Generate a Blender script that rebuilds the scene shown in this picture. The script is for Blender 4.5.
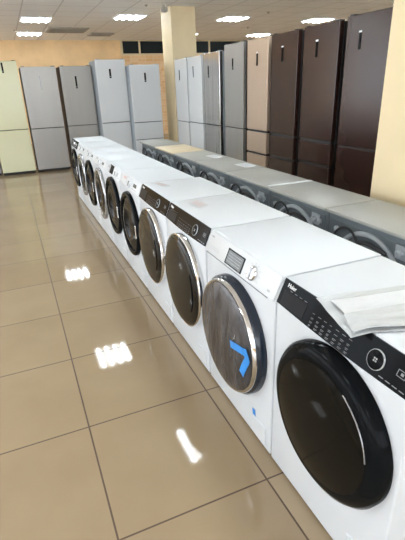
import bpy, bmesh, math, random
from mathutils import Vector, Matrix
random.seed(7)
PI = math.pi
for o in list(bpy.data.objects): bpy.data.objects.remove(o)
S = bpy.context.scene

# ------------------------------------------------------------------ camera
cd = bpy.data.cameras.new('camera'); cam = bpy.data.objects.new('camera', cd)
S.collection.objects.link(cam); S.camera = cam
cr = Vector((0.91766616, -0.39584142, -0.03461765)); cu = Vector((0.18652798, 0.35221443, 0.91714356)); cf = Vector((0.35085057, 0.84808877, -0.39705077))
m = Matrix((cr, cu, -cf)).transposed().to_4x4(); m.translation = (0, 0, 1.45252715)
cam.matrix_world = m
cd.sensor_fit = 'VERTICAL'; cd.sensor_height = 36.0; cd.lens = 428.1 / 540 * 36; cd.clip_start = 0.05; cd.clip_end = 100

# ------------------------------------------------------------------ world, exposure
w = bpy.data.worlds.new('world'); S.world = w; w.use_nodes = True
w.node_tree.nodes['Background'].inputs[0].default_value = (0.85, 0.92, 1.0, 1)
w.node_tree.nodes['Background'].inputs[1].default_value = 2.7
S.view_settings.view_transform = 'Standard'; S.view_settings.look = 'None'
S.view_settings.gamma = 1; S.view_settings.use_curve_mapping = False
S.view_settings.exposure = 0.98
TUBE_POWER = 30.0
PAN_POWER = 2.6
LAMP_COLOR = (0.87, 0.955, 1.0)

# ------------------------------------------------------------------ materials
def mat(name, color, rough=0.5, metal=0.0, spec=0.5, coat=0.0, noise=0.0, nscale=20.0, bump=0.0, bscale=60.0, stretch=None, emit=None, c2=None, ior=1.5, dist=.01):
    M = bpy.data.materials.new(name); M.use_nodes = True
    nt = M.node_tree; b = nt.nodes['Principled BSDF']
    b.inputs['Base Color'].default_value = (*color, 1); b.inputs['Roughness'].default_value = rough
    b.inputs['Metallic'].default_value = metal; b.inputs['Specular IOR Level'].default_value = spec
    b.inputs['Coat Weight'].default_value = coat; b.inputs['Coat Roughness'].default_value = 0.05
    b.inputs['IOR'].default_value = ior
    if emit: b.inputs['Emission Color'].default_value = (*emit[0], 1); b.inputs['Emission Strength'].default_value = emit[1]
    tc = nt.nodes.new('ShaderNodeTexCoord'); mp = nt.nodes.new('ShaderNodeMapping')
    nt.links.new(tc.outputs['Object'], mp.inputs[0])
    if stretch: mp.inputs['Scale'].default_value = stretch
    n = nt.nodes.new('ShaderNodeTexNoise'); n.inputs['Scale'].default_value = nscale; n.inputs['Detail'].default_value = 3
    nt.links.new(mp.outputs[0], n.inputs['Vector'])
    r = nt.nodes.new('ShaderNodeValToRGB')
    a = c2 if c2 else tuple(max(0, c * (1 - noise)) for c in color)
    r.color_ramp.elements[0].color = (*a, 1); r.color_ramp.elements[1].color = (*[min(1, c * (1 + noise * .5)) for c in color], 1)
    r.color_ramp.elements[0].position = .3; r.color_ramp.elements[1].position = .7
    nt.links.new(n.outputs['Fac'], r.inputs[0]); nt.links.new(r.outputs[0], b.inputs['Base Color'])
    if bump:
        n2 = nt.nodes.new('ShaderNodeTexNoise'); n2.inputs['Scale'].default_value = bscale; nt.links.new(mp.outputs[0], n2.inputs['Vector'])
        bp = nt.nodes.new('ShaderNodeBump'); bp.inputs['Strength'].default_value = bump; bp.inputs['Distance'].default_value = dist
        nt.links.new(n2.outputs['Fac'], bp.inputs['Height']); nt.links.new(bp.outputs[0], b.inputs['Normal'])
    return M

def grid_mat(name, base, base2, line, step, ox, oy, lw, rough, spec=0.5, bump=0.0, lstr=1.0, nscale=3.0, axes=('X', 'Y'), bounce=None):
    """square tiles of one step with joints of width lw"""
    M = bpy.data.materials.new(name); M.use_nodes = True; nt = M.node_tree; L = nt.links; b = nt.nodes['Principled BSDF']
    b.inputs['Roughness'].default_value = rough; b.inputs['Specular IOR Level'].default_value = spec
    tc = nt.nodes.new('ShaderNodeTexCoord'); sp = nt.nodes.new('ShaderNodeSeparateXYZ'); L.new(tc.outputs['Object'], sp.inputs[0])
    def mth(op, a, bb=None, c=None):
        n = nt.nodes.new('ShaderNodeMath'); n.operation = op
        for i, v in enumerate((a, bb, c)):
            if v is None: continue
            if isinstance(v, (int, float)): n.inputs[i].default_value = v
            else: L.new(v, n.inputs[i])
        return n.outputs[0]
    ds = []; fl = []
    for ax, o, st in ((axes[0], ox, step if not isinstance(step, tuple) else step[0]), (axes[1], oy, step if not isinstance(step, tuple) else step[1])):
        u = mth('DIVIDE', mth('SUBTRACT', sp.outputs[ax], o), st)
        f = mth('FRACT', u); fl.append(mth('FLOOR', u))
        ds.append(mth('MULTIPLY', mth('MINIMUM', f, mth('SUBTRACT', 1.0, f)), st))
    d = mth('MINIMUM', ds[0], ds[1])
    mask = mth('LESS_THAN', d, lw / 2)
    cell = mth('FRACT', mth('MULTIPLY', mth('SINE', mth('ADD', mth('MULTIPLY', fl[0], 12.99), mth('MULTIPLY', fl[1], 78.23))), 43758.5))
    n = nt.nodes.new('ShaderNodeTexNoise'); n.inputs['Scale'].default_value = nscale; n.inputs['Detail'].default_value = 6; L.new(tc.outputs['Object'], n.inputs['Vector'])
    fac = mth('ADD', mth('MULTIPLY', n.outputs['Fac'], .7), mth('MULTIPLY', cell, .35))
    mx = nt.nodes.new('ShaderNodeMixRGB'); mx.inputs[1].default_value = (*base, 1); mx.inputs[2].default_value = (*base2, 1); L.new(fac, mx.inputs[0])
    m2 = nt.nodes.new('ShaderNodeMixRGB'); L.new(mx.outputs[0], m2.inputs[1]); m2.inputs[2].default_value = (*line, 1); L.new(mth('MULTIPLY', mask, lstr), m2.inputs[0])
    L.new(m2.outputs[0], b.inputs['Base Color'])
    L.new(mth('ADD', mth('MULTIPLY', mask, .5), rough), b.inputs['Roughness'])
    if bump:
        n2 = nt.nodes.new('ShaderNodeTexNoise'); n2.inputs['Scale'].default_value = 2.2; L.new(tc.outputs['Object'], n2.inputs['Vector'])
        bp = nt.nodes.new('ShaderNodeBump'); bp.inputs['Strength'].default_value = bump; bp.inputs['Distance'].default_value = .01
        L.new(n2.outputs['Fac'], bp.inputs['Height']); L.new(bp.outputs[0], b.inputs['Normal'])
    return M

M = {}
M['floor'] = grid_mat('floor_tile', (.29, .215, .13), (.40, .312, .20), (.085, .05, .028), .6, .079, .453, .007, .045, .52, .02)
M['ceiling'] = grid_mat('ceiling_tile', (.86, .845, .83), (.90, .885, .875), (.58, .55, .53), .6, .55, .2, .022, .9, .2, 0, .75, 1.5)
M['wall'] = mat('orange_plaster', (.82, .58, .32), .8, noise=.12, nscale=2.5, bump=.1)
M['mosaic'] = grid_mat('orange_mosaic', (.70, .33, .10), (.86, .66, .40), (.80, .62, .40), (.24, .09), 3.5, 0, .012, .5, .4, 0, 1, 14.0, ('X', 'Z'))
M['column'] = mat('cream_paint', (.68, .56, .35), .6, noise=.05, nscale=3, bump=.05)
M['white'] = mat('white_enamel', (.63, .665, .70), .3, spec=.4, noise=.015, nscale=4)
M['lid'] = mat('white_lid', (.62, .655, .69), .5, spec=.3, noise=.015, nscale=4)
M['white_plastic'] = mat('white_plastic', (.62, .65, .68), .3, noise=.015, nscale=6)
M['black_gloss'] = mat('black_gloss', (.005, .006, .007), .12, spec=.5, ior=1.13, noise=.1, nscale=10)
M['black_matte'] = mat('black_plastic', (.010, .010, .011), .35, ior=1.2, noise=.1, nscale=10)
M['glass'] = mat('dark_door_glass', (.006, .0055, .0045), .08, ior=1.2, noise=.1, nscale=5)
M['bronze_glass'] = mat('bronze_door_glass', (.012, .010, .007), .1, ior=1.3, noise=.15, nscale=4)
M['film_glass'] = mat('film_covered_glass', (.10, .095, .10), .2, spec=.6, coat=.1, ior=1.38, c2=(.012, .011, .012), nscale=6, bump=1.0, bscale=13, stretch=(1, 1.8, .5))
M['chrome'] = mat('chrome', (.78, .79, .80), .12, 1, noise=.05, nscale=8)
M['silver'] = mat('silver_plastic', (.42, .43, .45), .25, .7, noise=.05, nscale=8)
M['navy'] = mat('navy_trim', (.012, .02, .035), .15, noise=.1)
M['lcd'] = mat('grey_display', (.10, .115, .115), .2, noise=.15, nscale=30)
M['mark'] = mat('print_grey', (.42, .44, .46), .5, noise=.05)
M['mark_white'] = mat('print_white', (.8, .82, .84), .5, noise=.03)
M['mark_dark'] = mat('print_dark', (.25, .26, .28), .5, noise=.05)
M['pink_print'] = mat('label_print', (.60, .44, .44), .6, noise=.1)
M['tape'] = mat('blue_tape', (.03, .25, .68), .4, noise=.1, nscale=30, bump=.3)
M['paper'] = mat('paper', (.60, .62, .635), .7, noise=.03, bump=.1)
M['film'] = mat('plastic_film', (.50, .525, .54), .25, noise=.06, nscale=9, bump=.5, bscale=9, stretch=(1, 3, 1))
M['steel_top'] = mat('grey_steel_top', (.26, .26, .235), .45, 0, spec=.35, noise=.08, nscale=3, bump=.04)
M['cream_top'] = mat('cream_lid', (.50, .41, .26), .4, noise=.08, nscale=3)
M['back_grey'] = mat('dark_grey_back', (.12, .145, .16), .4, 0, noise=.25, nscale=5, bump=.1)
M['hose'] = mat('grey_hose', (.34, .38, .41), .4, noise=.1)
M['rubber'] = mat('black_rubber', (.025, .025, .027), .6, noise=.1)
M['f_cream'] = mat('cream_glass_door', (.60, .60, .39), .22, coat=.2, noise=.03, nscale=2)
M['f_inox'] = mat('brushed_inox', (.34, .33, .31), .35, .55, noise=.06, nscale=6, stretch=(1, 1, .1))
M['f_inox2'] = mat('dull_inox', (.31, .30, .28), .38, .5, noise=.06, nscale=6, stretch=(1, 1, .1))
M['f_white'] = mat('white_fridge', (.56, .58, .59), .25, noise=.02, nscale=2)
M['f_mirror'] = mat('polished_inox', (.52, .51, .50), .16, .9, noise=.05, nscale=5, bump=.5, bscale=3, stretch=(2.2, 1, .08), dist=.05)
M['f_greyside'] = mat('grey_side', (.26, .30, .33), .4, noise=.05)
M['f_rose'] = mat('rose_inox', (.47, .36, .27), .3, .4, noise=.05, nscale=6, stretch=(1, 1, .1))
M['f_brown'] = mat('dark_brown_glass', (.030, .0135, .010), .2, spec=.42, noise=.03, nscale=3)
M['f_dark'] = mat('black_cabinet', (.012, .011, .011), .45, noise=.1)
M['dark_glass'] = mat('dark_window_glass', (.012, .018, .018), .5, spec=.15, noise=.3, nscale=2)
M['vent'] = mat('vent_grey', (.34, .31, .27), .6, noise=.1)
M['vent_dark'] = mat('vent_dark', (.10, .085, .07), .7, noise=.1)
M['lamp_frame'] = mat('lamp_frame', (.8, .8, .8), .5, noise=.02)
M['tube'] = mat('lamp_tube', (1, 1, 1), .5, emit=(LAMP_COLOR, TUBE_POWER))
M['pan'] = mat('lamp_pan', (.9, .9, .9), .5, emit=(LAMP_COLOR, PAN_POWER))
M['spot'] = mat('spot_bulb', (1, 1, 1), .5, emit=((1, .95, .85), 12))

# ------------------------------------------------------------------ mesh helpers
def obj(name, bm, m, parent=None, smooth=False, loc=None):
    me = bpy.data.meshes.new(name); bmesh.ops.recalc_face_normals(bm, faces=bm.faces[:]); bm.to_mesh(me); bm.free()
    ms = m if isinstance(m, (list, tuple)) else [m]
    for k in ms: me.materials.append(M[k] if isinstance(k, str) else k)
    if smooth:
        for p in me.polygons: p.use_smooth = True
        try: me.set_sharp_from_angle(angle=math.radians(38))
        except Exception: pass
    o = bpy.data.objects.new(name, me); S.collection.objects.link(o)
    if parent: o.parent = parent
    if loc: o.location = loc
    return o
def box(bm, x0, x1, y0, y1, z0, z1, bev=0.0, seg=2, mi=0):
    r = bmesh.ops.create_cube(bm, size=1)
    vs = r['verts']
    for v in vs: v.co = Vector(((x0 + x1) / 2 + v.co.x * (x1 - x0), (y0 + y1) / 2 + v.co.y * (y1 - y0), (z0 + z1) / 2 + v.co.z * (z1 - z0)))
    fs = set(f for v in vs for f in v.link_faces)
    if mi:
        for f in fs: f.material_index = mi
    if bev:
        es = list(set(e for v in vs for e in v.link_edges))
        bmesh.ops.bevel(bm, geom=es, offset=bev, segments=seg, affect='EDGES', profile=.5)
    return vs
def B(*a, **k):
    bm = bmesh.new(); box(bm, *a, **k); return bm
def lathe_x(bm, prof, cy, cz, seg=64, x=0.0, a0=0, a1=2 * PI, closed_prof=False):
    """revolve (r, x) profile about the X axis through (cy, cz)"""
    full = abs(a1 - a0 - 2 * PI) < 1e-6; n = seg if full else seg + 1
    rings = []
    for r, px in prof:
        if r < 1e-6: rings.append([bm.verts.new((x + px, cy, cz))])
        else: rings.append([bm.verts.new((x + px, cy + r * math.cos(a0 + (a1 - a0) * i / seg), cz + r * math.sin(a0 + (a1 - a0) * i / seg))) for i in range(n)])
    cnt = len(rings) if closed_prof else len(rings) - 1
    for k in range(cnt):
        A, C = rings[k], rings[(k + 1) % len(rings)]
        for i in range(seg if full else seg):
            j = (i + 1) % n
            if len(A) == 1 and len(C) == 1: continue
            if len(A) == 1: bm.faces.new((A[0], C[i], C[j]))
            elif len(C) == 1: bm.faces.new((A[i], A[j], C[0]))
            else: bm.faces.new((A[i], A[j], C[j], C[i]))
    return bm
def tube(bm, pts, r, seg=8):
    pts = [Vector(p) for p in pts]; rings = []
    for i, p in enumerate(pts):
        t = (pts[min(i + 1, len(pts) - 1)] - pts[max(i - 1, 0)]).normalized()
        a = t.orthogonal().normalized() if i == 0 else (rings_a - t * rings_a.dot(t)).normalized()
        rings_a = a; b = t.cross(a)
        rings.append([bm.verts.new(p + (a * math.cos(2 * PI * k / seg) + b * math.sin(2 * PI * k / seg)) * r) for k in range(seg)])
    for A, C in zip(rings, rings[1:]):
        for k in range(seg): bm.faces.new((A[k], A[(k + 1) % seg], C[(k + 1) % seg], C[k]))
    bm.faces.new(rings[0][::-1]); bm.faces.new(rings[-1])
def prism_yz(bm, pts, x0, x1):
    """outline in (y,z) with thickness from x0 to x1"""
    a = [bm.verts.new((x0, y, z)) for y, z in pts]; b = [bm.verts.new((x1, y, z)) for y, z in pts]
    bm.faces.new(a); bm.faces.new(b[::-1])
    for i in range(len(pts)): j = (i + 1) % len(pts); bm.faces.new((a[i], b[i], b[j], a[j]))
def prism_xz(bm, pts, y0, y1):
    a = [bm.verts.new((x, y0, z)) for x, z in pts]; b = [bm.verts.new((x, y1, z)) for x, z in pts]
    bm.faces.new(a); bm.faces.new(b[::-1])
    for i in range(len(pts)): j = (i + 1) % len(pts); bm.faces.new((a[i], b[i], b[j], a[j]))
def tag(o, label=None, cat=None, group=None, kind=None):
    if label: o['label'] = label
    if cat: o['category'] = cat
    if group: o['group'] = group
    if kind: o['kind'] = kind
    return o
def thing(name, label, cat, loc, rz=0.0, group=None):
    o = bpy.data.objects.new(name, None); S.collection.objects.link(o); o.location = loc; o.rotation_euler = (0, 0, rz)
    o.empty_display_size = .1
    return tag(o, label, cat, group)
def struct(name, bm, m): return tag(obj(name, bm, m), kind='structure')
def text(name, s, size, m, parent, loc, depth=.0008, face='-X'):
    cu_ = bpy.data.curves.new(name, 'FONT'); cu_.body = s; cu_.size = size; cu_.extrude = depth; cu_.align_x = 'LEFT'
    t = bpy.data.objects.new(name, cu_); S.collection.objects.link(t)
    me = bpy.data.meshes.new_from_object(t.evaluated_get(bpy.context.evaluated_depsgraph_get()))
    bpy.data.objects.remove(t); me.materials.clear(); me.materials.append(M[m])
    R = Matrix(((0, 0, -1), (-1, 0, 0), (0, 1, 0))).to_4x4()
    me.transform(R)
    o = bpy.data.objects.new(name, me); S.collection.objects.link(o); o.parent = parent; o.location = loc
    return o

# ------------------------------------------------------------------ the room
H = 2.75
struct('floor', B(-6, 14, -5, 14.4, -.1, 0), 'floor')
struct('ceiling', B(-6, 14, -5, 14.4, H, H + .1), 'ceiling')
struct('wall_back', B(-6, 14, 14.2, 14.4, 0, H), 'wall')
bm = bmesh.new(); box(bm, -6.2, -6, -5, 14.4, 0, .4); box(bm, -6.2, -6, -5, 14.4, 2.6, H)  # unseen wall; openings added so daylight reaches the washer fronts
for k in range(9): y = -4.9 + 2.375 * k; box(bm, -6.2, -6, y, y + .25, .4, 2.6)
struct('wall_left', bm, 'wall')
struct('wall_right', B(14, 14.2, -5, 14.4, 0, H), 'wall')
bm = bmesh.new(); box(bm, -6, 14, -5.2, -5, 0, .5); box(bm, -6, 14, -5.2, -5, 2.5, H)  # unseen wall behind the camera, with openings added to let cool daylight in
for k in range(9): x = -6 + 2.46 * k; box(bm, x, x + .25, -5.2, -5, .5, 2.5)
struct('wall_front', bm, 'wall')
struct('trim_1', B(3.46, 13.9, 14.14, 14.2, 0, 2.36), 'mosaic')
# transom window strip under the ceiling
wn = tag(bpy.data.objects.new('window_1', None), kind='structure'); S.collection.objects.link(wn); wn.location = (3.5, 14.2, 2.37)
obj('window_pane', B(.03, 9.5, -.035, -.015, .02, .36), 'dark_glass', wn)
bm = bmesh.new(); box(bm, 0, 9.6, -.07, 0, -.02, .02); box(bm, 0, 9.6, -.07, 0, .352, .378); box(bm, -.02, .04, -.07, 0, -.02, .378)
for x in (.56, 1.72, 2.88, 4.04, 5.2, 6.4, 7.6, 8.8): box(bm, x - .025, x + .025, -.07, 0, .02, .352)
obj('window_frame', bm, 'column', wn)
# columns
struct('trim_2', B(3.0, 3.47, 8.28, 8.83, 0, H), 'column')
struct('trim_3', B(1.885, 2.43, 1.34, 1.915, 0, H), 'column')

# ------------------------------------------------------------------ ceiling lamps
def ceiling_lamp(x, y, label, big=True):
    t = thing('ceiling_lamp', label, 'ceiling light', (x, y, H - .001), 0, 'square ceiling light panels')
    bm = bmesh.new(); h = .29
    for a in ((-h, h, -h, -h + .018), (-h, h, h - .018, h), (-h, -h + .018, -h + .018, h - .018), (h - .018, h, -h + .018, h - .018)): box(bm, *a, -.02, 0)
    obj('frame', bm, 'lamp_frame', t)
    obj('reflector', B(-h + .018, h - .018, -h + .018, h - .018, -.006, 0), 'pan', t)
    for k in range(4):
        bm = bmesh.new(); tube(bm, [(-.21 + .14 * k, -.27, -.0215), (-.21 + .14 * k, .27, -.0215)], .013, 8)
        obj('tube', bm, 'tube', t, True)
    return t
LAMPS = [(.86, 10.15, 'nearer of two lit square ceiling panels above the grey fridges'),
         (.86, 12.55, 'small lit ceiling panel farthest back, by the back wall at far left'),
         (2.6, 9.58, 'lit square ceiling panel left of the middle cream column'),
         (4.86, 9.5, 'lit square ceiling panel just right of the middle cream column'),
         (7.2, 12.45, 'lit ceiling panel above the rose-coloured fridge'),
         (7.05, 9.45, 'lit ceiling panel above the middle dark brown fridge'),
         (.9, 6.3, 'lit panel above the camera view, seen mirrored in the floor'),
         (1.52, 3.9, 'lit panel whose glow shows in the floor tile near the washers'),
         (3.18, 4.1, 'lit panel mirrored in the lid of the nearest washer'),
         ]
for x, y, l in LAMPS: ceiling_lamp(x, y, l)
for x, y in [(1.5, 1.0), (3.3, 1.0), (-2.6, 1.2), (-2.6, 3.9), (-2.6, 6.3), (-3.2, 10.1), (5.4, 3.9), (5.4, 6.3), (1.5, -2.0), (-2.6, -2.0), (9.6, 9.4), (9.6, 5)]:  # extra unseen panels, added as light for the rest of the room
    ceiling_lamp(x, y, 'unseen square ceiling panel added to light the room')

# vents
def vent(name, x0, x1, y0, y1, label, n):
    t = thing(name, label, 'air vent', ((x0 + x1) / 2, (y0 + y1) / 2, H - .001)); a, b = (x1 - x0) / 2, (y1 - y0) / 2
    bm = bmesh.new(); box(bm, -a, a, -b, -b + .05, -.03, 0); box(bm, -a, a, b - .05, b, -.03, 0); box(bm, -a, -a + .05, -b + .05, b - .05, -.03, 0); box(bm, a - .05, a, -b + .05, b - .05, -.03, 0)
    obj('frame', bm, 'vent', t)
    obj('backing', B(-a + .05, a - .05, -b + .05, b - .05, -.008, 0), 'vent_dark', t)
    for k in range(n):
        y = -b + .05 + (2 * b - .1) * (k + .5) / n
        obj('slat', B(-a + .05, a - .05, y - .012, y + .012, -.026, -.008), 'vent', t)
vent('ceiling_vent', 1.2, 2.1, 11.3, 12.2, 'large grey air vent in the ceiling right of the far-left lamps', 7)
vent('ceiling_vent', 2.3, 2.9, 12.3, 12.85, 'smaller faint air vent in the ceiling above the white fridges', 5)
t = thing('wall_speaker', 'small grey box fixed at the top of the middle column', 'speaker', (2.84, 8.16, H - .12))
obj('housing', B(-.05, .05, -.05, .05, 0, .08, bev=.015), 'vent', t); obj('bracket', B(-.02, .02, -.02, .02, .08, .118), 'vent', t)
t = thing('spot_lamp', 'tiny bright spot lamp in the ceiling right of the middle column', 'spot light', (5.14, 12.24, H - .001))
bm = bmesh.new(); tube(bm, [(0, 0, 0), (0, 0, -.03)], .06, 16); obj('housing', bm, 'lamp_frame', t)
bm = bmesh.new(); tube(bm, [(0, 0, -.0305), (0, 0, -.034)], .045, 16); obj('bulb', bm, 'spot', t)
for x, y, l in [(2.55, 8.25, 'small round sprinkler in the ceiling left of the column top'), (.5, 12.0, 'tiny ceiling sprinkler left of the farthest lamp'), (5.2, 8.6, 'ceiling sprinkler above and right of the middle column'), (6.0, 10.9, 'ceiling sprinkler behind the grey steel fridge')]:
    t = thing('sprinkler', l, 'sprinkler', (x, y, H - .001), 0, 'ceiling sprinklers')
    bm = bmesh.new(); tube(bm, [(0, 0, 0), (0, 0, -.010)], .03, 12); obj('plate', bm, 'vent', t)
    bm = bmesh.new(); tube(bm, [(0, 0, -.010), (0, 0, -.03)], .010, 8); obj('head', bm, 'vent', t)

# ------------------------------------------------------------------ fridges: front at local y=0 facing -Y
def fridge(name, label, loc, rz, w, h, seams, door, cab, slot, group=None, dep=.62, slot_m='black_gloss', sticker=None, seam_w=.012, bow=0.0):
    t = thing(name, label, 'fridge', loc, rz, group)
    obj('cabinet', B(-w / 2, w / 2, .055, dep, .02, h - .004, bev=.006), cab, t)
    for sx in (-1, 1):
        for y in (.1, dep - .06):
            bm = bmesh.new(); tube(bm, [(sx * (w / 2 - .06), y, 0), (sx * (w / 2 - .06), y, .025)], .02, 10); obj('foot', bm, 'rubber', t)
    obj('plinth', B(-w / 2 + .01, w / 2 - .01, .03, .05, .012, .05), 'f_dark', t)
    for sx in ((-1, 1)):
        obj('hinge', B(sx * (w / 2 - .05) - .03, sx * (w / 2 - .05) + .03, .005, .07, h - .003, h + .010, bev=.003), cab, t)
    lv = [.05] + sorted(seams) + [h]
    doors = []
    for i in range(len(lv) - 1):
        z0 = lv[i] + (seam_w / 2 if i else 0); z1 = lv[i + 1] - (seam_w / 2 if i < len(lv) - 2 else 0)
        nm = 'upper_door' if i == len(lv) - 2 else ('lower_door' if len(lv) == 3 else 'freezer_drawer')
        bm = bmesh.new(); box(bm, -w / 2 + .002, w / 2 - .002, 0, .05, z0, z1, bev=.006)
        d = obj(nm, bm, door, t); doors.append(d)
        if i < len(lv) - 2:
            obj('grip_recess', B(-w / 2 + .02, w / 2 - .02, .012, .052, z1 + .001, z1 + seam_w - .001), 'f_dark', d)
    if slot:
        sx, z0, z1, sw = slot
        d = doors[-1]
        bm = bmesh.new(); box(bm, sx - sw / 2, sx + sw / 2, -.004, .002, z0, z1, bev=.0015); obj('display', bm, slot_m, d)
        if sticker: obj('sticker', B(sx - sw * .5, sx + sw * .7, -.006, -.0045, z1 + .002, z1 + .016), 'mark_white', d)
        else:
            obj('display_print', B(sx - sw * .12, sx + sw * .12, -.0052, -.0042, z0 + .02, z0 + .035), 'mark', d)
    return t
G1 = 'fridges standing along the back'
fridge('fridge', 'cream green fridge, leftmost full one at the back', (.02, 8.95, 0), 0, .59, 1.95, [.808], 'f_cream', 'f_dark', (.052, 1.76, 1.925, .03), G1)
fridge('fridge', 'grey steel fridge with a thin pale handle mark, right of the cream one', (.66, 8.95, 0), 0, .61, 1.85, [.802], 'f_inox', 'f_dark', (0, 1.47, 1.70, .014), G1, slot_m='silver')
fridge('fridge', 'grey steel fridge with a black display, left of the tall white one', (1.315, 8.95, 0), 0, .575, 1.85, [.812], 'f_inox2', 'f_dark', (-.02, 1.47, 1.68, .032), G1)
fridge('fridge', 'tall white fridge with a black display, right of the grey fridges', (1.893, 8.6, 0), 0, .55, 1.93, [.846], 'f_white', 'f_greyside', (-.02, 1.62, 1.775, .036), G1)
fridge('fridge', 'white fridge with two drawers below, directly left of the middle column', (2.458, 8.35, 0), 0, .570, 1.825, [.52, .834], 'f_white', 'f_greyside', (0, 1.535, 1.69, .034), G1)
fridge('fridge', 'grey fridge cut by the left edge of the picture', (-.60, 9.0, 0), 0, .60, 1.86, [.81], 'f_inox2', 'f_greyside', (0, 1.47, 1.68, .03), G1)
G2 = 'fridges in the right row behind the dark washers'
R = -PI / 2     # fronts facing -X ; local x -> world -Y
def rf(y0, y1, h, *a, **k):
    x = k.pop('x', 2.95)
    lb = a[0]; return fridge('fridge', lb, (x, (y0 + y1) / 2, 0), R, y1 - y0, h, *a[1:], group=G2, **k)
rf(2.93, 3.52, 1.965, 'dark brown fridge with one seam, nearest the right column', [.855], 'f_brown', 'f_dark', (-.11, 1.69, 1.82, .030), sticker=True)
rf(3.615, 4.165, 1.95, 'dark brown fridge with two seams, middle of the three brown ones', [.62, .862], 'f_brown', 'f_dark', (-.05, 1.665, 1.805, .034), sticker=True, seam_w=.03)
rf(4.265, 4.785, 1.945, 'dark brown fridge with two seams beside the rose-coloured fridge', [.60, .865], 'f_brown', 'f_dark', (-.03, 1.66, 1.80, .034), sticker=True, seam_w=.03)
rf(4.86, 5.37, 1.945, 'rose beige fridge with dark seams, between brown and grey ones', [.59, .873], 'f_rose', 'f_dark', (0, 1.645, 1.78, .034), seam_w=.026, sticker=True)
rf(5.475, 6.04, 1.945, 'grey steel fridge directly left of the rose beige one', [.87], 'f_inox2', 'f_dark', (-.02, 1.625, 1.765, .034))
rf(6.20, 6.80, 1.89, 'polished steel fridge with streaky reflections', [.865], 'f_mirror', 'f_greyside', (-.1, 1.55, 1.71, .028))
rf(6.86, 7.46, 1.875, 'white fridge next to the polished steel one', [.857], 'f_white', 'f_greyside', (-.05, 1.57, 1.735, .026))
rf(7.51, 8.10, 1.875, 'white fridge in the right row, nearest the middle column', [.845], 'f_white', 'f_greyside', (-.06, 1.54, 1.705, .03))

# ------------------------------------------------------------------ washing machines
FX = .748
TH = math.atan2(.035, .084)      # control panels lean back
def body_parts(t, w, dep, kind='white', top='lid', Hh=.83):
    """front plane at local x=0 facing -X, width along y; the top of the front leans back"""
    bm = bmesh.new(); prism_xz(bm, [(0, .012), (0, .738), (.0292, .808), (dep, .808), (dep, .012)], -w / 2, w / 2)
    bmesh.ops.bevel(bm, geom=bm.edges[:], offset=.006, segments=3, affect='EDGES', profile=.5)
    obj('cabinet', bm, kind, t, True)
    bm = bmesh.new(); prism_xz(bm, [(.0295, .8085), (.036, Hh - .004), (.046, Hh), (dep + .003, Hh), (dep + .003, .8085)], -w / 2 + .0005, w / 2 - .0005)
    bmesh.ops.bevel(bm, geom=bm.edges[:], offset=.0035, segments=2, affect='EDGES', profile=.5)
    obj('top_panel', bm, top, t, True)
    for x in (.05, dep - .05):
        for y in (-w / 2 + .05, w / 2 - .05):
            bm = bmesh.new(); tube(bm, [(x, y, 0), (x, y, .014)], .02, 10); obj('foot', bm, 'rubber', t)
def lean(o):
    """own coordinates: x outwards is negative, z runs up the slope from the panel's lower edge"""
    o.location = (0, 0, .738); o.rotation_euler = (0, TH, 0); return o
def flap(t, w):
    d = obj('filter_flap', B(-.004, .002, -w / 2 + .035, -w / 2 + .14, .035, .12, bev=.002), 'white_plastic', t)
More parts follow.
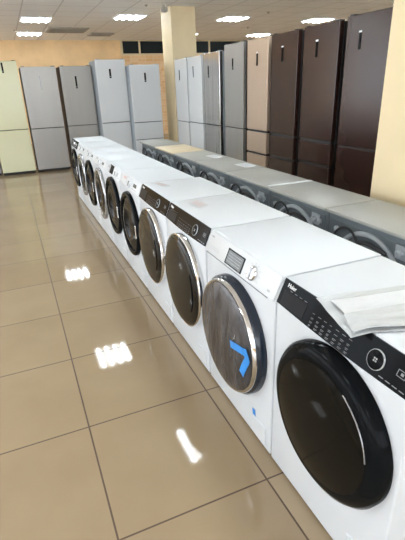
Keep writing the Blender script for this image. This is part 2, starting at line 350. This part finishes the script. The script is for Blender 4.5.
def round_door(t, cy, cz, R0, style):
    """door made by turning a profile"""
    def ring(name, prof, m, par):
        bm = bmesh.new(); lathe_x(bm, prof, cy, cz, 72, closed_prof=True); return obj(name, bm, m, par, True)
    if style == 'big_black':
        d = ring('door', [(R0, -.002), (R0, -.024), (R0 - .012, -.040), (R0 - .035, -.052), (R0 - .05, -.052), (R0 - .05, -.002)], 'black_gloss', t)
        bm = bmesh.new(); r = R0 - .051; lathe_x(bm, [(r, -.045), (r, -.053), (r * .8, -.062), (r * .5, -.068), (r * .25, -.070), (0, -.0705)], cy, cz, 72)
        obj('door_glass', bm, 'glass', d, True)
        bm = bmesh.new()
        tube(bm, [(-.0525, cy - (R0 - .048) * math.cos(math.radians(10 + 52 * k / 24)), cz + (R0 - .048) * math.sin(math.radians(10 + 52 * k / 24))) for k in range(25)], .0022, 6)
        obj('door_handle', bm, 'silver', d, True)
    elif style == 'chrome':
        d = ring('door', [(R0, -.002), (R0, -.024), (R0 - .003, -.032), (R0 - .008, -.035), (R0 - .013, -.032), (R0 - .013, -.002)], 'chrome', t)
        bm = bmesh.new(); r = R0 - .0132; lathe_x(bm, [(r, -.028), (r, -.035), (r * .96, -.043), (r * .85, -.050), (r * .55, -.057), (r * .25, -.0595), (0, -.060)], cy, cz, 72)
        g = obj('door_glass', bm, 'bronze_glass', d, True)
        bm = bmesh.new()
        tube(bm, [(-.0515, cy - (R0 - .055) * math.cos(math.radians(-30 + 60 * k / 24)), cz + (R0 - .055) * math.sin(math.radians(-30 + 60 * k / 24))) for k in range(25)], .0035, 6)
        obj('door_handle', bm, 'black_gloss', d, True)
    elif style == 'film':
        d = ring('door', [(R0, -.002), (R0 - .002, -.03), (R0 - .010, -.040), (R0 - .035, -.042), (R0 - .035, -.002)], 'navy', t)
        r1 = R0 - .012
        ring('chrome_ring', [(r1, -.038), (r1 - .002, -.050), (r1 - .008, -.056), (r1 - .015, -.054), (r1 - .015, -.038)], 'chrome', d)
        bm = bmesh.new(); r = r1 - .0152; lathe_x(bm, [(r, -.048), (r, -.057), (r * .95, -.064), (r * .85, -.070), (r * .6, -.076), (r * .3, -.079), (0, -.080)], cy, cz, 72)
        g = obj('door_glass', bm, 'film_glass', d, True)
    else:   # open ring with a deep glass bowl
        outer = {'black_bowl': 'black_gloss', 'silver_bowl': 'silver', 'grey_bowl': 'silver', 'white_bowl': 'white_plastic'}[style]
        d = ring('door', [(R0, -.002), (R0, -.018), (R0 - .006, -.028), (R0 - .018, -.034), (R0 - .032, -.033), (R0 - .042, -.024), (R0 - .046, -.002)], outer, t)
        bm = bmesh.new(); r = R0 - .0465
        lathe_x(bm, [(r, -.003), (r - .003, -.020), (r * .9, -.022), (r * .72, -.034), (r * .62, -.034), (r * .5, -.014), (r * .3, -.007), (0, -.005)], cy, cz, 56)
        obj('door_glass', bm, 'glass', d, True)
        obj('door_handle', B(-.040, -.032, cy - R0 + .012, cy - R0 + .030, cz - .05, cz + .05, bev=.004), 'chrome' if outer != 'silver' else 'black_gloss', d)
    return d
def knob(t, y, z, r, x, m='white_plastic', rim='chrome'):
    bm = bmesh.new(); lathe_x(bm, [(r, 0), (r, -.010), (r * .85, -.017), (r * .5, -.018), (0, -.018)], y, z, 32, x=x)
    k = obj('dial', bm, rim, t, True)
    obj('dial_grip', B(x - .025, x - .0175, y - r * .18, y + r * .18, z - r * .75, z + r * .75, bev=.002), m, k)
    return k

def haier(yc, w, label, dep, cy, cz, R0, style, doff):
    t = thing('washing_machine', label, 'washing machine', (FX, yc, 0), 0, GW)
    body_parts(t, w, dep)
    flap(t, w)
    # black control panel leaning back, ends slightly swept
    L = w / 2; n = 20; A = []
    for i in range(n + 1):
        u = i / n; y = L - .003 - (w - .006) * u; sg = math.sin(PI * u)
        A.append((y, .006 - .006 * sg, .097 + .001 * sg))
    bm = bmesh.new()
    fr = [(bm.verts.new((-.006, y, a)), bm.verts.new((-.005, y, b))) for y, a, b in A]
    bk = [(bm.verts.new((.002, y, a)), bm.verts.new((.002, y, b))) for y, a, b in A]
    for i in range(n):
        for q in ((fr[i][0], fr[i][1], fr[i + 1][1], fr[i + 1][0]), (bk[i][0], bk[i + 1][0], bk[i + 1][1], bk[i][1]), (fr[i][1], bk[i][1], bk[i + 1][1], fr[i + 1][1]), (fr[i][0], fr[i + 1][0], bk[i + 1][0], bk[i][0])): bm.faces.new(q)
    for i in (0, n): bm.faces.new((fr[i][0], bk[i][0], bk[i][1], fr[i][1]))
    cp = lean(obj('control_panel', bm, 'black_gloss', t))
    X = -.0068
    text('brand_lettering', 'Haier', .021, 'mark_white', cp, (X, L - .030, .0745))
    obj('display_window', B(X, X + .0015, L - .150, L - .022, .010, .060), 'black_matte', cp)
    bm = bmesh.new(); random.seed(3)
    for c in range(7):
        y = L - .185 - .0275 * c
        for r_, z in enumerate((.049, .034, .021, .010)):
            l = random.uniform(.008, .015); box(bm, X, X + .001, y - l, y, z - .0006, z + .0006)
            if r_ and random.random() < .7: box(bm, X, X + .001, y - l * .8, y, z - .0042, z - .0034)
    obj('button_print', bm, 'mark_dark', cp)
    bm = bmesh.new()
    for i in range(4): box(bm, X, X + .001, L - .05 - .027 * i - .014, L - .05 - .027 * i, .0665, .0673)
    obj('display_print', bm, 'mark', cp)
    dy, dz, dr = L - doff, .046, .0275
    bm = bmesh.new(); lathe_x(bm, [(dr, .004), (dr, -.004), (dr - .003, -.006), (0, -.006)], dy, dz, 48, x=X + .002); dl = obj('dial', bm, 'black_gloss', cp, True)
    bm = bmesh.new(); lathe_x(bm, [(dr + .0008, -.002), (dr + .0008, -.0045), (dr - .0004, -.0064), (dr - .0012, -.0064), (dr - .0011, -.0055)], dy, dz, 48, x=X + .002, closed_prof=True)
    obj('dial_ring', bm, 'mark', dl, True)
    bm = bmesh.new()
    for a, b in ((-1, -1), (-1, 1), (1, -1), (1, 1)): box(bm, X - .0048, X - .0038, dy + a * .0034 - .0022, dy + a * .0034 + .0022, dz + b * .0034 - .0022, dz + b * .0034 + .0022)
    obj('dial_symbol', bm, 'mark', dl)
    bm = bmesh.new(); y = L - .535
    for q in ((y - .013, y + .013, .043, .0444), (y - .013, y + .013, .0600, .0614), (y - .013, y - .0116, .043, .0614), (y + .0116, y + .013, .043, .0614), (y - .006, y + .002, .049, .056)): box(bm, X, X + .001, *q)
    obj('start_button_print', bm, 'mark_dark', cp)
    bm = bmesh.new()
    for k in range(4): box(bm, X, X + .001, y + .04 - .022 * k, y + .055 - .022 * k, .0135, .0155)
    obj('function_print', bm, 'mark_dark', cp)
    round_door(t, cy - yc, cz, R0, style)
    return t
GW = 'white washing machines in the front row'
W1 = haier(.840, .592, 'nearest white washing machine with all-black round door and plastic bag on top', .462, .815, .480, .256, 'big_black', .455)
W3 = haier(2.050, .572, 'white washer with chrome-ringed bronze door, left of the taped one', .47, 2.045, .460, .266, 'chrome', .425)
W4 = haier(2.638, .578, 'black-panel white washer with chrome-ringed door, farther of that pair', .47, 2.635, .468, .258, 'chrome', .41)

# second machine: white panel, grey display, silver knob, film on the door
W2 = thing('washing_machine', 'white washing machine with blue tape on its film-covered chrome door', 'washing machine', (FX, 1.447, 0), 0, GW)
t = W2; body_parts(t, .605, .47); flap(t, .605)
bm = bmesh.new(); box(bm, -.0075, .002, -.2985, .2985, -.003, .094, bev=.003)
cp = lean(obj('control_panel', bm, 'white_plastic', t, True)); X = -.0080
DC = 1.470 - 1.447
obj('display_window', B(X - .0008, X + .002, DC - .072, DC + .076, .004, .072, bev=.0006), 'black_gloss', cp)
obj('display', B(X - .0016, X + .001, DC - .062, DC + .066, .010, .066), 'lcd', cp)
bm = bmesh.new()
for z in (.020, .032, .044, .056): box(bm, X - .0020, X - .0012, DC - .05, DC + .055, z - .0006, z + .0006)
obj('display_print', bm, 'mark_dark', cp)
knob(cp, 1.318 - 1.447, .040, .0300, X + .001, m='silver')
bm = bmesh.new(); random.seed(5)
for k in range(11):
    a = math.radians(20 + k * 32); y = -.129 + .046 * math.cos(a); z = .040 + .040 * math.sin(a)
    if .006 < z < .082: box(bm, X - .0003, X + .001, y - .006, y + .006, z - .0007, z + .0007)
for k in range(2): box(bm, X - .0003, X + .001, .17, .265, .030 - k * .010, .0312 - k * .010)
box(bm, X - .0003, X + .001, .250, .275, .070, .077)
box(bm, X - .0003, X + .001, -.262, -.245, .016, .024)
obj('panel_print', bm, 'mark', cp)
obj('panel_groove', B(-.0030, .004, -.250, .296, .7285, .7315), 'mark_dark', t)
round_door(t, 1.45 - 1.447, .442, .268, 'film')
def strip(path, wd, label):
    """ribbon of tape: centre line of (x, y, z), width wd across"""
    bm = bmesh.new(); n = len(path); P = [Vector(p) for p in path]; rows = []
    for i, p in enumerate(P):
        tg = (P[min(i + 1, n - 1)] - P[max(i - 1, 0)]).normalized(); s = tg.cross(Vector((1, 0, 0))).normalized()
        rows.append([bm.verts.new(p + s * wd / 2 + Vector((dx, 0, 0))) for dx in (0, -.001)] + [bm.verts.new(p - s * wd / 2 + Vector((dx, 0, 0))) for dx in (-.001, 0)])
    for a, b in zip(rows, rows[1:]):
        for k in range(4): bm.faces.new((a[k], a[(k + 1) % 4], b[(k + 1) % 4], b[k]))
    bm.faces.new(rows[0]); bm.faces.new(rows[-1][::-1])
    return tag(obj('tape_strip', bm, 'tape'), label, 'tape', 'blue tape strips on the second washer')

# the slim machines farther back
def slim(yc, w, label, R0, cz, style, panel):
    t = thing('washing_machine', label, 'washing machine', (FX, yc, 0), 0, GW)
    body_parts(t, w, .430); flap(t, w)
    dark = panel == 'black'
    bm = bmesh.new(); box(bm, -.0065, .002, -w / 2 + .004, w / 2 - .004, -.002, .092, bev=.003)
    cp = lean(obj('control_panel', bm, 'black_gloss' if dark else 'white_plastic', t, True)); X = -.0070
    dr = obj('detergent_drawer', B(X - .002, X + .002, w / 2 - .20, w / 2 - .025, .018, .084, bev=.0015), 'black_gloss' if dark else 'white_plastic', cp)
    obj('drawer_label', B(X - .0028, X - .0018, w / 2 - .19, w / 2 - .10, .056, .074), 'pink_print' if panel == 'label' else 'mark', dr)
    ky = -.03 if panel != 'display' else -.16
    knob(cp, ky, .044, .027, X + .001, m='silver', rim='white_plastic' if not dark else 'silver')
    if panel == 'display': obj('display', B(X - .002, X + .002, -.022, .128, .016, .090, bev=.001), 'black_gloss', cp)
    else: obj('display', B(X - .001, X + .002, ky - .16, ky - .08, .036, .062, bev=.0005), 'lcd' if not dark else 'mark', cp)
    bm = bmesh.new(); random.seed(int(yc * 10))
    for k in range(9):
        a = math.radians(-60 + k * 37); y = ky + .043 * math.cos(a); z = .044 + .036 * math.sin(a)
        if z > .008: box(bm, X - .0004, X + .001, y - .004, y + .004, z - .001, z + .001)
    for k in range(5):
        if ky - .17 + k * .024 > -w / 2 + .02: box(bm, X - .0004, X + .001, ky - .17 + k * .024, ky - .157 + k * .024, .018, .022)
    obj('button_print', bm, 'mark_dark' if not dark else 'mark', cp)
    round_door(t, 0, cz, R0, style)
    return t
slim(3.228, .580, 'white washer with pinkish drawer label and black bowl door', .256, .463, 'black_bowl', 'label')
slim(3.816, .580, 'white washer with a dark square display above a black door', .260, .474, 'black_bowl', 'display')
slim(4.404, .580, 'white washer with a silver-ringed round door', .262, .467, 'silver_bowl', 'plain')
slim(4.992, .580, 'black-doored white washer standing just beyond the silver-ringed one', .258, .467, 'black_bowl', 'plain')
slim(5.580, .580, 'white washer with a greyish door, second from the far end', .258, .467, 'grey_bowl', 'plain')
slim(6.168, .580, 'white washer with black panel at the far end of the row', .256, .467, 'black_bowl', 'black')

# tape on machine two
def on_door(y, z):
    r = math.hypot(y - 1.45, z - .442); R1 = .268 - .012 - .0152
    pr = [(0, .080), (R1 * .3, .079), (R1 * .6, .076), (R1 * .85, .070), (R1 * .95, .065), (R1, .060), (R1 + .012, .0585), (R1 + .03, .050)]
    for (r0, x0), (r1, x1) in zip(pr, pr[1:]):
        if r <= r1: return FX - (x0 + (x1 - x0) * (r - r0) / (r1 - r0)) - .0022
    return FX - .048
def door_strip(pts, wd, label):
    P = []
    for (a, b) in zip(pts, pts[1:]):
        for k in range(5): P.append((a[0] + (b[0] - a[0]) * k / 5, a[1] + (b[1] - a[1]) * k / 5))
    P.append(pts[-1]); return strip([(on_door(*q), *q) for q in P], wd, label)
door_strip([(1.345, .470), (1.290, .480), (1.232, .488)], .032, 'upper blue tape strip across the film-covered door')
door_strip([(1.245, .500), (1.222, .462), (1.244, .415), (1.262, .372)], .036, 'lower blue tape strip hanging down the film-covered door')
strip([(FX - .0012, 1.281, .150), (FX - .0012, 1.272, .100), (FX - .0012, 1.261, .057)], .024, 'blue tape strip on the white cabinet below the door')

# leaflets on lids
def leaflet(pts, z, label, group, prn='pink_print'):
    c = Vector((sum(p[0] for p in pts) / 4, sum(p[1] for p in pts) / 4, z))
    t = thing('leaflet', label, 'leaflet', c, 0, group)
    bm = bmesh.new(); n = 6; g = [[None] * (n + 1) for _ in range(n + 1)]; g2 = [[None] * (n + 1) for _ in range(n + 1)]
    P = [Vector((*p, z)) - c for p in pts]
    for i in range(n + 1):
        for j in range(n + 1):
            u, v = i / n, j / n; q = (P[0] * (1 - u) + P[1] * u) * (1 - v) + (P[3] * (1 - u) + P[2] * u) * v
            hh = .0008 + .004 * (abs(u - .5) * 2) ** 3 * (1 - v)
            g[i][j] = bm.verts.new(q + Vector((0, 0, hh + .0006))); g2[i][j] = bm.verts.new(q + Vector((0, 0, hh - .0002)))
    for i in range(n):
        for j in range(n):
            bm.faces.new((g[i][j], g[i + 1][j], g[i + 1][j + 1], g[i][j + 1])); bm.faces.new((g2[i][j], g2[i][j + 1], g2[i + 1][j + 1], g2[i + 1][j]))
    for i in range(n):
        for (a, b) in (((i, 0), (i + 1, 0)), ((i, n), (i + 1, n)), ((0, i), (0, i + 1)), ((n, i), (n, i + 1))):
            bm.faces.new((g[a[0]][a[1]], g[b[0]][b[1]], g2[b[0]][b[1]], g2[a[0]][a[1]]))
    obj('sheet', bm, 'paper', t)
    bm = bmesh.new()
    for k in range(5):
        v = .2 + .14 * k; a = (P[0] * .85 + P[1] * .15) * (1 - v) + (P[3] * .85 + P[2] * .15) * v; b = (P[0] * .2 + P[1] * .8) * (1 - v) + (P[3] * .2 + P[2] * .8) * v
        d = (b - a).normalized(); s = Vector((-d.y, d.x, 0)) * .0025; up = Vector((0, 0, .0042))
        vs = [bm.verts.new(q + up) for q in (a + s, a - s, b - s, b + s)]; bm.faces.new(vs)
        vs2 = [bm.verts.new(q + up - Vector((0, 0, .0012))) for q in (a + s, a - s, b - s, b + s)]; bm.faces.new(vs2[::-1])
        for i in range(4): bm.faces.new((vs[i], vs2[i], vs2[(i + 1) % 4], vs[(i + 1) % 4]))
    obj('print_lines', bm, prn, t)
GL = 'leaflets on the washer lids'
leaflet([(.925, 2.745), (.865, 2.745), (.835, 2.905), (.890, 2.910)], .8302, 'small printed leaflet on the lid of the farther black-panel washer', GL)
leaflet([(.942, 2.150), (.870, 2.105), (.861, 2.265), (.935, 2.320)], .8302, 'pinkish printed leaflet on the washer left of the taped one', GL)
leaflet([(1.70, 3.53), (1.60, 3.52), (1.60, 3.70), (1.70, 3.71)], .8502, 'white sheet on a grey lid beside the cream lid', 'white sheets on the grey lids', 'mark')
leaflet([(1.72, 2.97), (1.61, 2.96), (1.61, 3.14), (1.72, 3.15)], .8502, 'white sheet on the grey lid behind the white washers, nearer one', 'white sheets on the grey lids', 'mark')

# plastic bag of papers on the nearest washer
def sheet_mesh(P, z0, th, amp, seed, n=22, droop=True):
    bm = bmesh.new(); rnd = random.Random(seed); ph = [rnd.uniform(0, 6) for _ in range(6)]
    top = []; bot = []
    for i in range(n + 1):
        ra = []; rb = []
        for j in range(n + 1):
            u, v = i / n, j / n
            x = (P[0][0] * (1 - u) + P[1][0] * u) * (1 - v) + (P[3][0] * (1 - u) + P[2][0] * u) * v
            y = (P[0][1] * (1 - u) + P[1][1] * u) * (1 - v) + (P[3][1] * (1 - u) + P[2][1] * u) * v
            k = .5 * math.sin(7 * v + 2 * u + ph[0]) + .35 * math.sin(17 * v - 3 * u + ph[1]) + .25 * math.sin(11 * u + 4 * v + ph[2])
            z = z0 + amp * (k + 1.1)
            if droop and x < FX + .035: z -= .30 * (FX + .035 - x)
            ra.append(bm.verts.new((x, y, z + th))); rb.append(bm.verts.new((x, y, z)))
        top.append(ra); bot.append(rb)
    for i in range(n):
        for j in range(n):
            bm.faces.new((top[i][j], top[i + 1][j], top[i + 1][j + 1], top[i][j + 1])); bm.faces.new((bot[i][j], bot[i][j + 1], bot[i + 1][j + 1], bot[i + 1][j]))
        for T in ((top[i][0], top[i + 1][0], bot[i + 1][0], bot[i][0]), (top[i][n], top[i + 1][n], bot[i + 1][n], bot[i][n]), (top[0][i], top[0][i + 1], bot[0][i + 1], bot[0][i]), (top[n][i], top[n][i + 1], bot[n][i + 1], bot[n][i])): bm.faces.new(T)
    return bm
t = thing('document_bag', 'wrinkled white plastic bag of papers on the lid of the nearest washer', 'plastic bag', (0, 0, 0))
org = Vector((.89, .83, .8305)); t.location = org
def rel(b):
    bmesh.ops.translate(b, verts=b.verts[:], vec=-org); return b
obj('plastic_sleeve', rel(sheet_mesh([(.775, .958), (1.09, .892), (1.05, .62), (.730, .748)], .8308, .002, .0022, 1)), 'film', t, True)
obj('paper_sheet', rel(sheet_mesh([(.792, .912), (1.08, .855), (1.04, .64), (.765, .762)], .8380, .0015, .0016, 2)), 'paper', t, True)
obj('folded_edge', rel(sheet_mesh([(.766, .822), (1.08, .772), (1.05, .632), (.738, .750)], .8425, .002, .0020, 3)), 'film', t, True)

# ------------------------------------------------------------------ second row: machines seen from behind (front faces +X)
GR = 'machines in the second row with their backs to us'
def back_machine(y0, y1, label, topm):
    w = y1 - y0 - .006; yc = (y0 + y1) / 2; dep = .345
    t = thing('washing_machine', label, 'washing machine', (1.755, yc, 0), PI, GR)   # local x = depth from its front
    bm = bmesh.new(); box(bm, 0, dep - .028, -w / 2, w / 2, .014, .833, bev=.006); obj('cabinet', bm, 'back_grey', t)
    bm = bmesh.new(); box(bm, -.003, dep, -w / 2, w / 2, .8335, .85, bev=.004, seg=2); obj('top_panel', bm, topm, t, True)
    for x in (.05, dep - .08):
        for y in (-w / 2 + .05, w / 2 - .05):
            b2 = bmesh.new(); tube(b2, [(x, y, 0), (x, y, .016)], .02, 10); obj('foot', b2, 'rubber', t)
    round_door(t, 0, .47, .20, 'silver_bowl')
    obj('control_panel', B(-.012, .002, -w / 2 + .01, w / 2 - .01, .735, .815, bev=.003), 'black_gloss', t)
    bx = dep - .028
    # pressed back panel with ring embossing
    bm = bmesh.new(); box(bm, bx - .004, bx + .004, -w / 2 + .025, w / 2 - .025, .06, .80, bev=.003)
    bp = obj('back_panel', bm, 'back_grey', t)
    for r, m in ((.225, 'hose'), (.170, 'back_grey')):
        bm = bmesh.new(); lathe_x(bm, [(r, .002), (r, .011), (r - .014, .016), (r - .022, .011), (r - .022, .002)], 0.0, .572, 48, x=bx + .002, closed_prof=True)
        obj('pressed_ring', bm, m, bp, True)
    for y, z in ((-w / 2 + .07, .76), (w / 2 - .06, .76), (-w / 2 + .05, .65)):
        bm = bmesh.new(); lathe_x(bm, [(.014, 0), (.014, .012), (.008, .016), (0, .016)], y, z, 14, x=bx + .004); obj('transit_bolt', bm, 'hose', bp, True)
    # water inlet valve
    bm = bmesh.new(); box(bm, bx + .004, bx + .012, w / 2 - .13, w / 2 - .065, .735, .795, bev=.002)
    lathe_x(bm, [(.016, 0), (.016, .020), (.012, .024), (0, .024)], w / 2 - .097, .765, 16, x=bx + .012)
    obj('inlet_valve', bm, 'hose', t, True)
    # drain hose curving over the back
    pts = []
    for k in range(25):
        a = k / 24; pts.append((bx + .016 + .006 * math.sin(a * 9), w / 2 - .17 - (w - .28) * a, .735 + .020 * math.sin(PI * a * 1.5) - .02 * a))
    pts = [(p[0], p[1], min(p[2], .792)) for p in pts]
    bm = bmesh.new(); tube(bm, pts, .010, 8); obj('drain_hose', bm, 'rubber', t, True)
    bm = bmesh.new(); tube(bm, [(bx + .018, -w / 2 + .15 + .085 * math.cos(a), .70 + .085 * math.sin(a)) for a in [i * 2 * PI / 28 for i in range(27)]], .006, 6); obj('power_cord', bm, 'rubber', t, True)
    return t
back_machine(1.135, 1.725, 'grey-topped machine directly in front of the right cream column', 'steel_top')
back_machine(1.725, 2.300, 'grey-topped machine with a bright gap strip at its far side', 'steel_top')
back_machine(2.300, 2.890, 'grey-topped machine behind the chrome-doored washers, no sheet on it', 'steel_top')
back_machine(2.890, 3.470, 'grey-topped machine carrying the nearer white sheet', 'steel_top')
back_machine(3.470, 4.050, 'grey-topped machine with a white sheet, right of the cream-topped one', 'steel_top')
back_machine(4.050, 4.640, 'cream-topped machine in the second row', 'cream_top')
back_machine(4.640, 5.250, 'grey machine at the far end of the second row', 'steel_top')
# foam strip lying over the joint
bm = bmesh.new(); box(bm, 1.425, 1.750, 2.292, 2.318, .8504, .8544, bev=.001)
tag(obj('foam_strip', bm, 'paper'), 'thin white foam strip over the joint between two grey lids', 'foam strip')
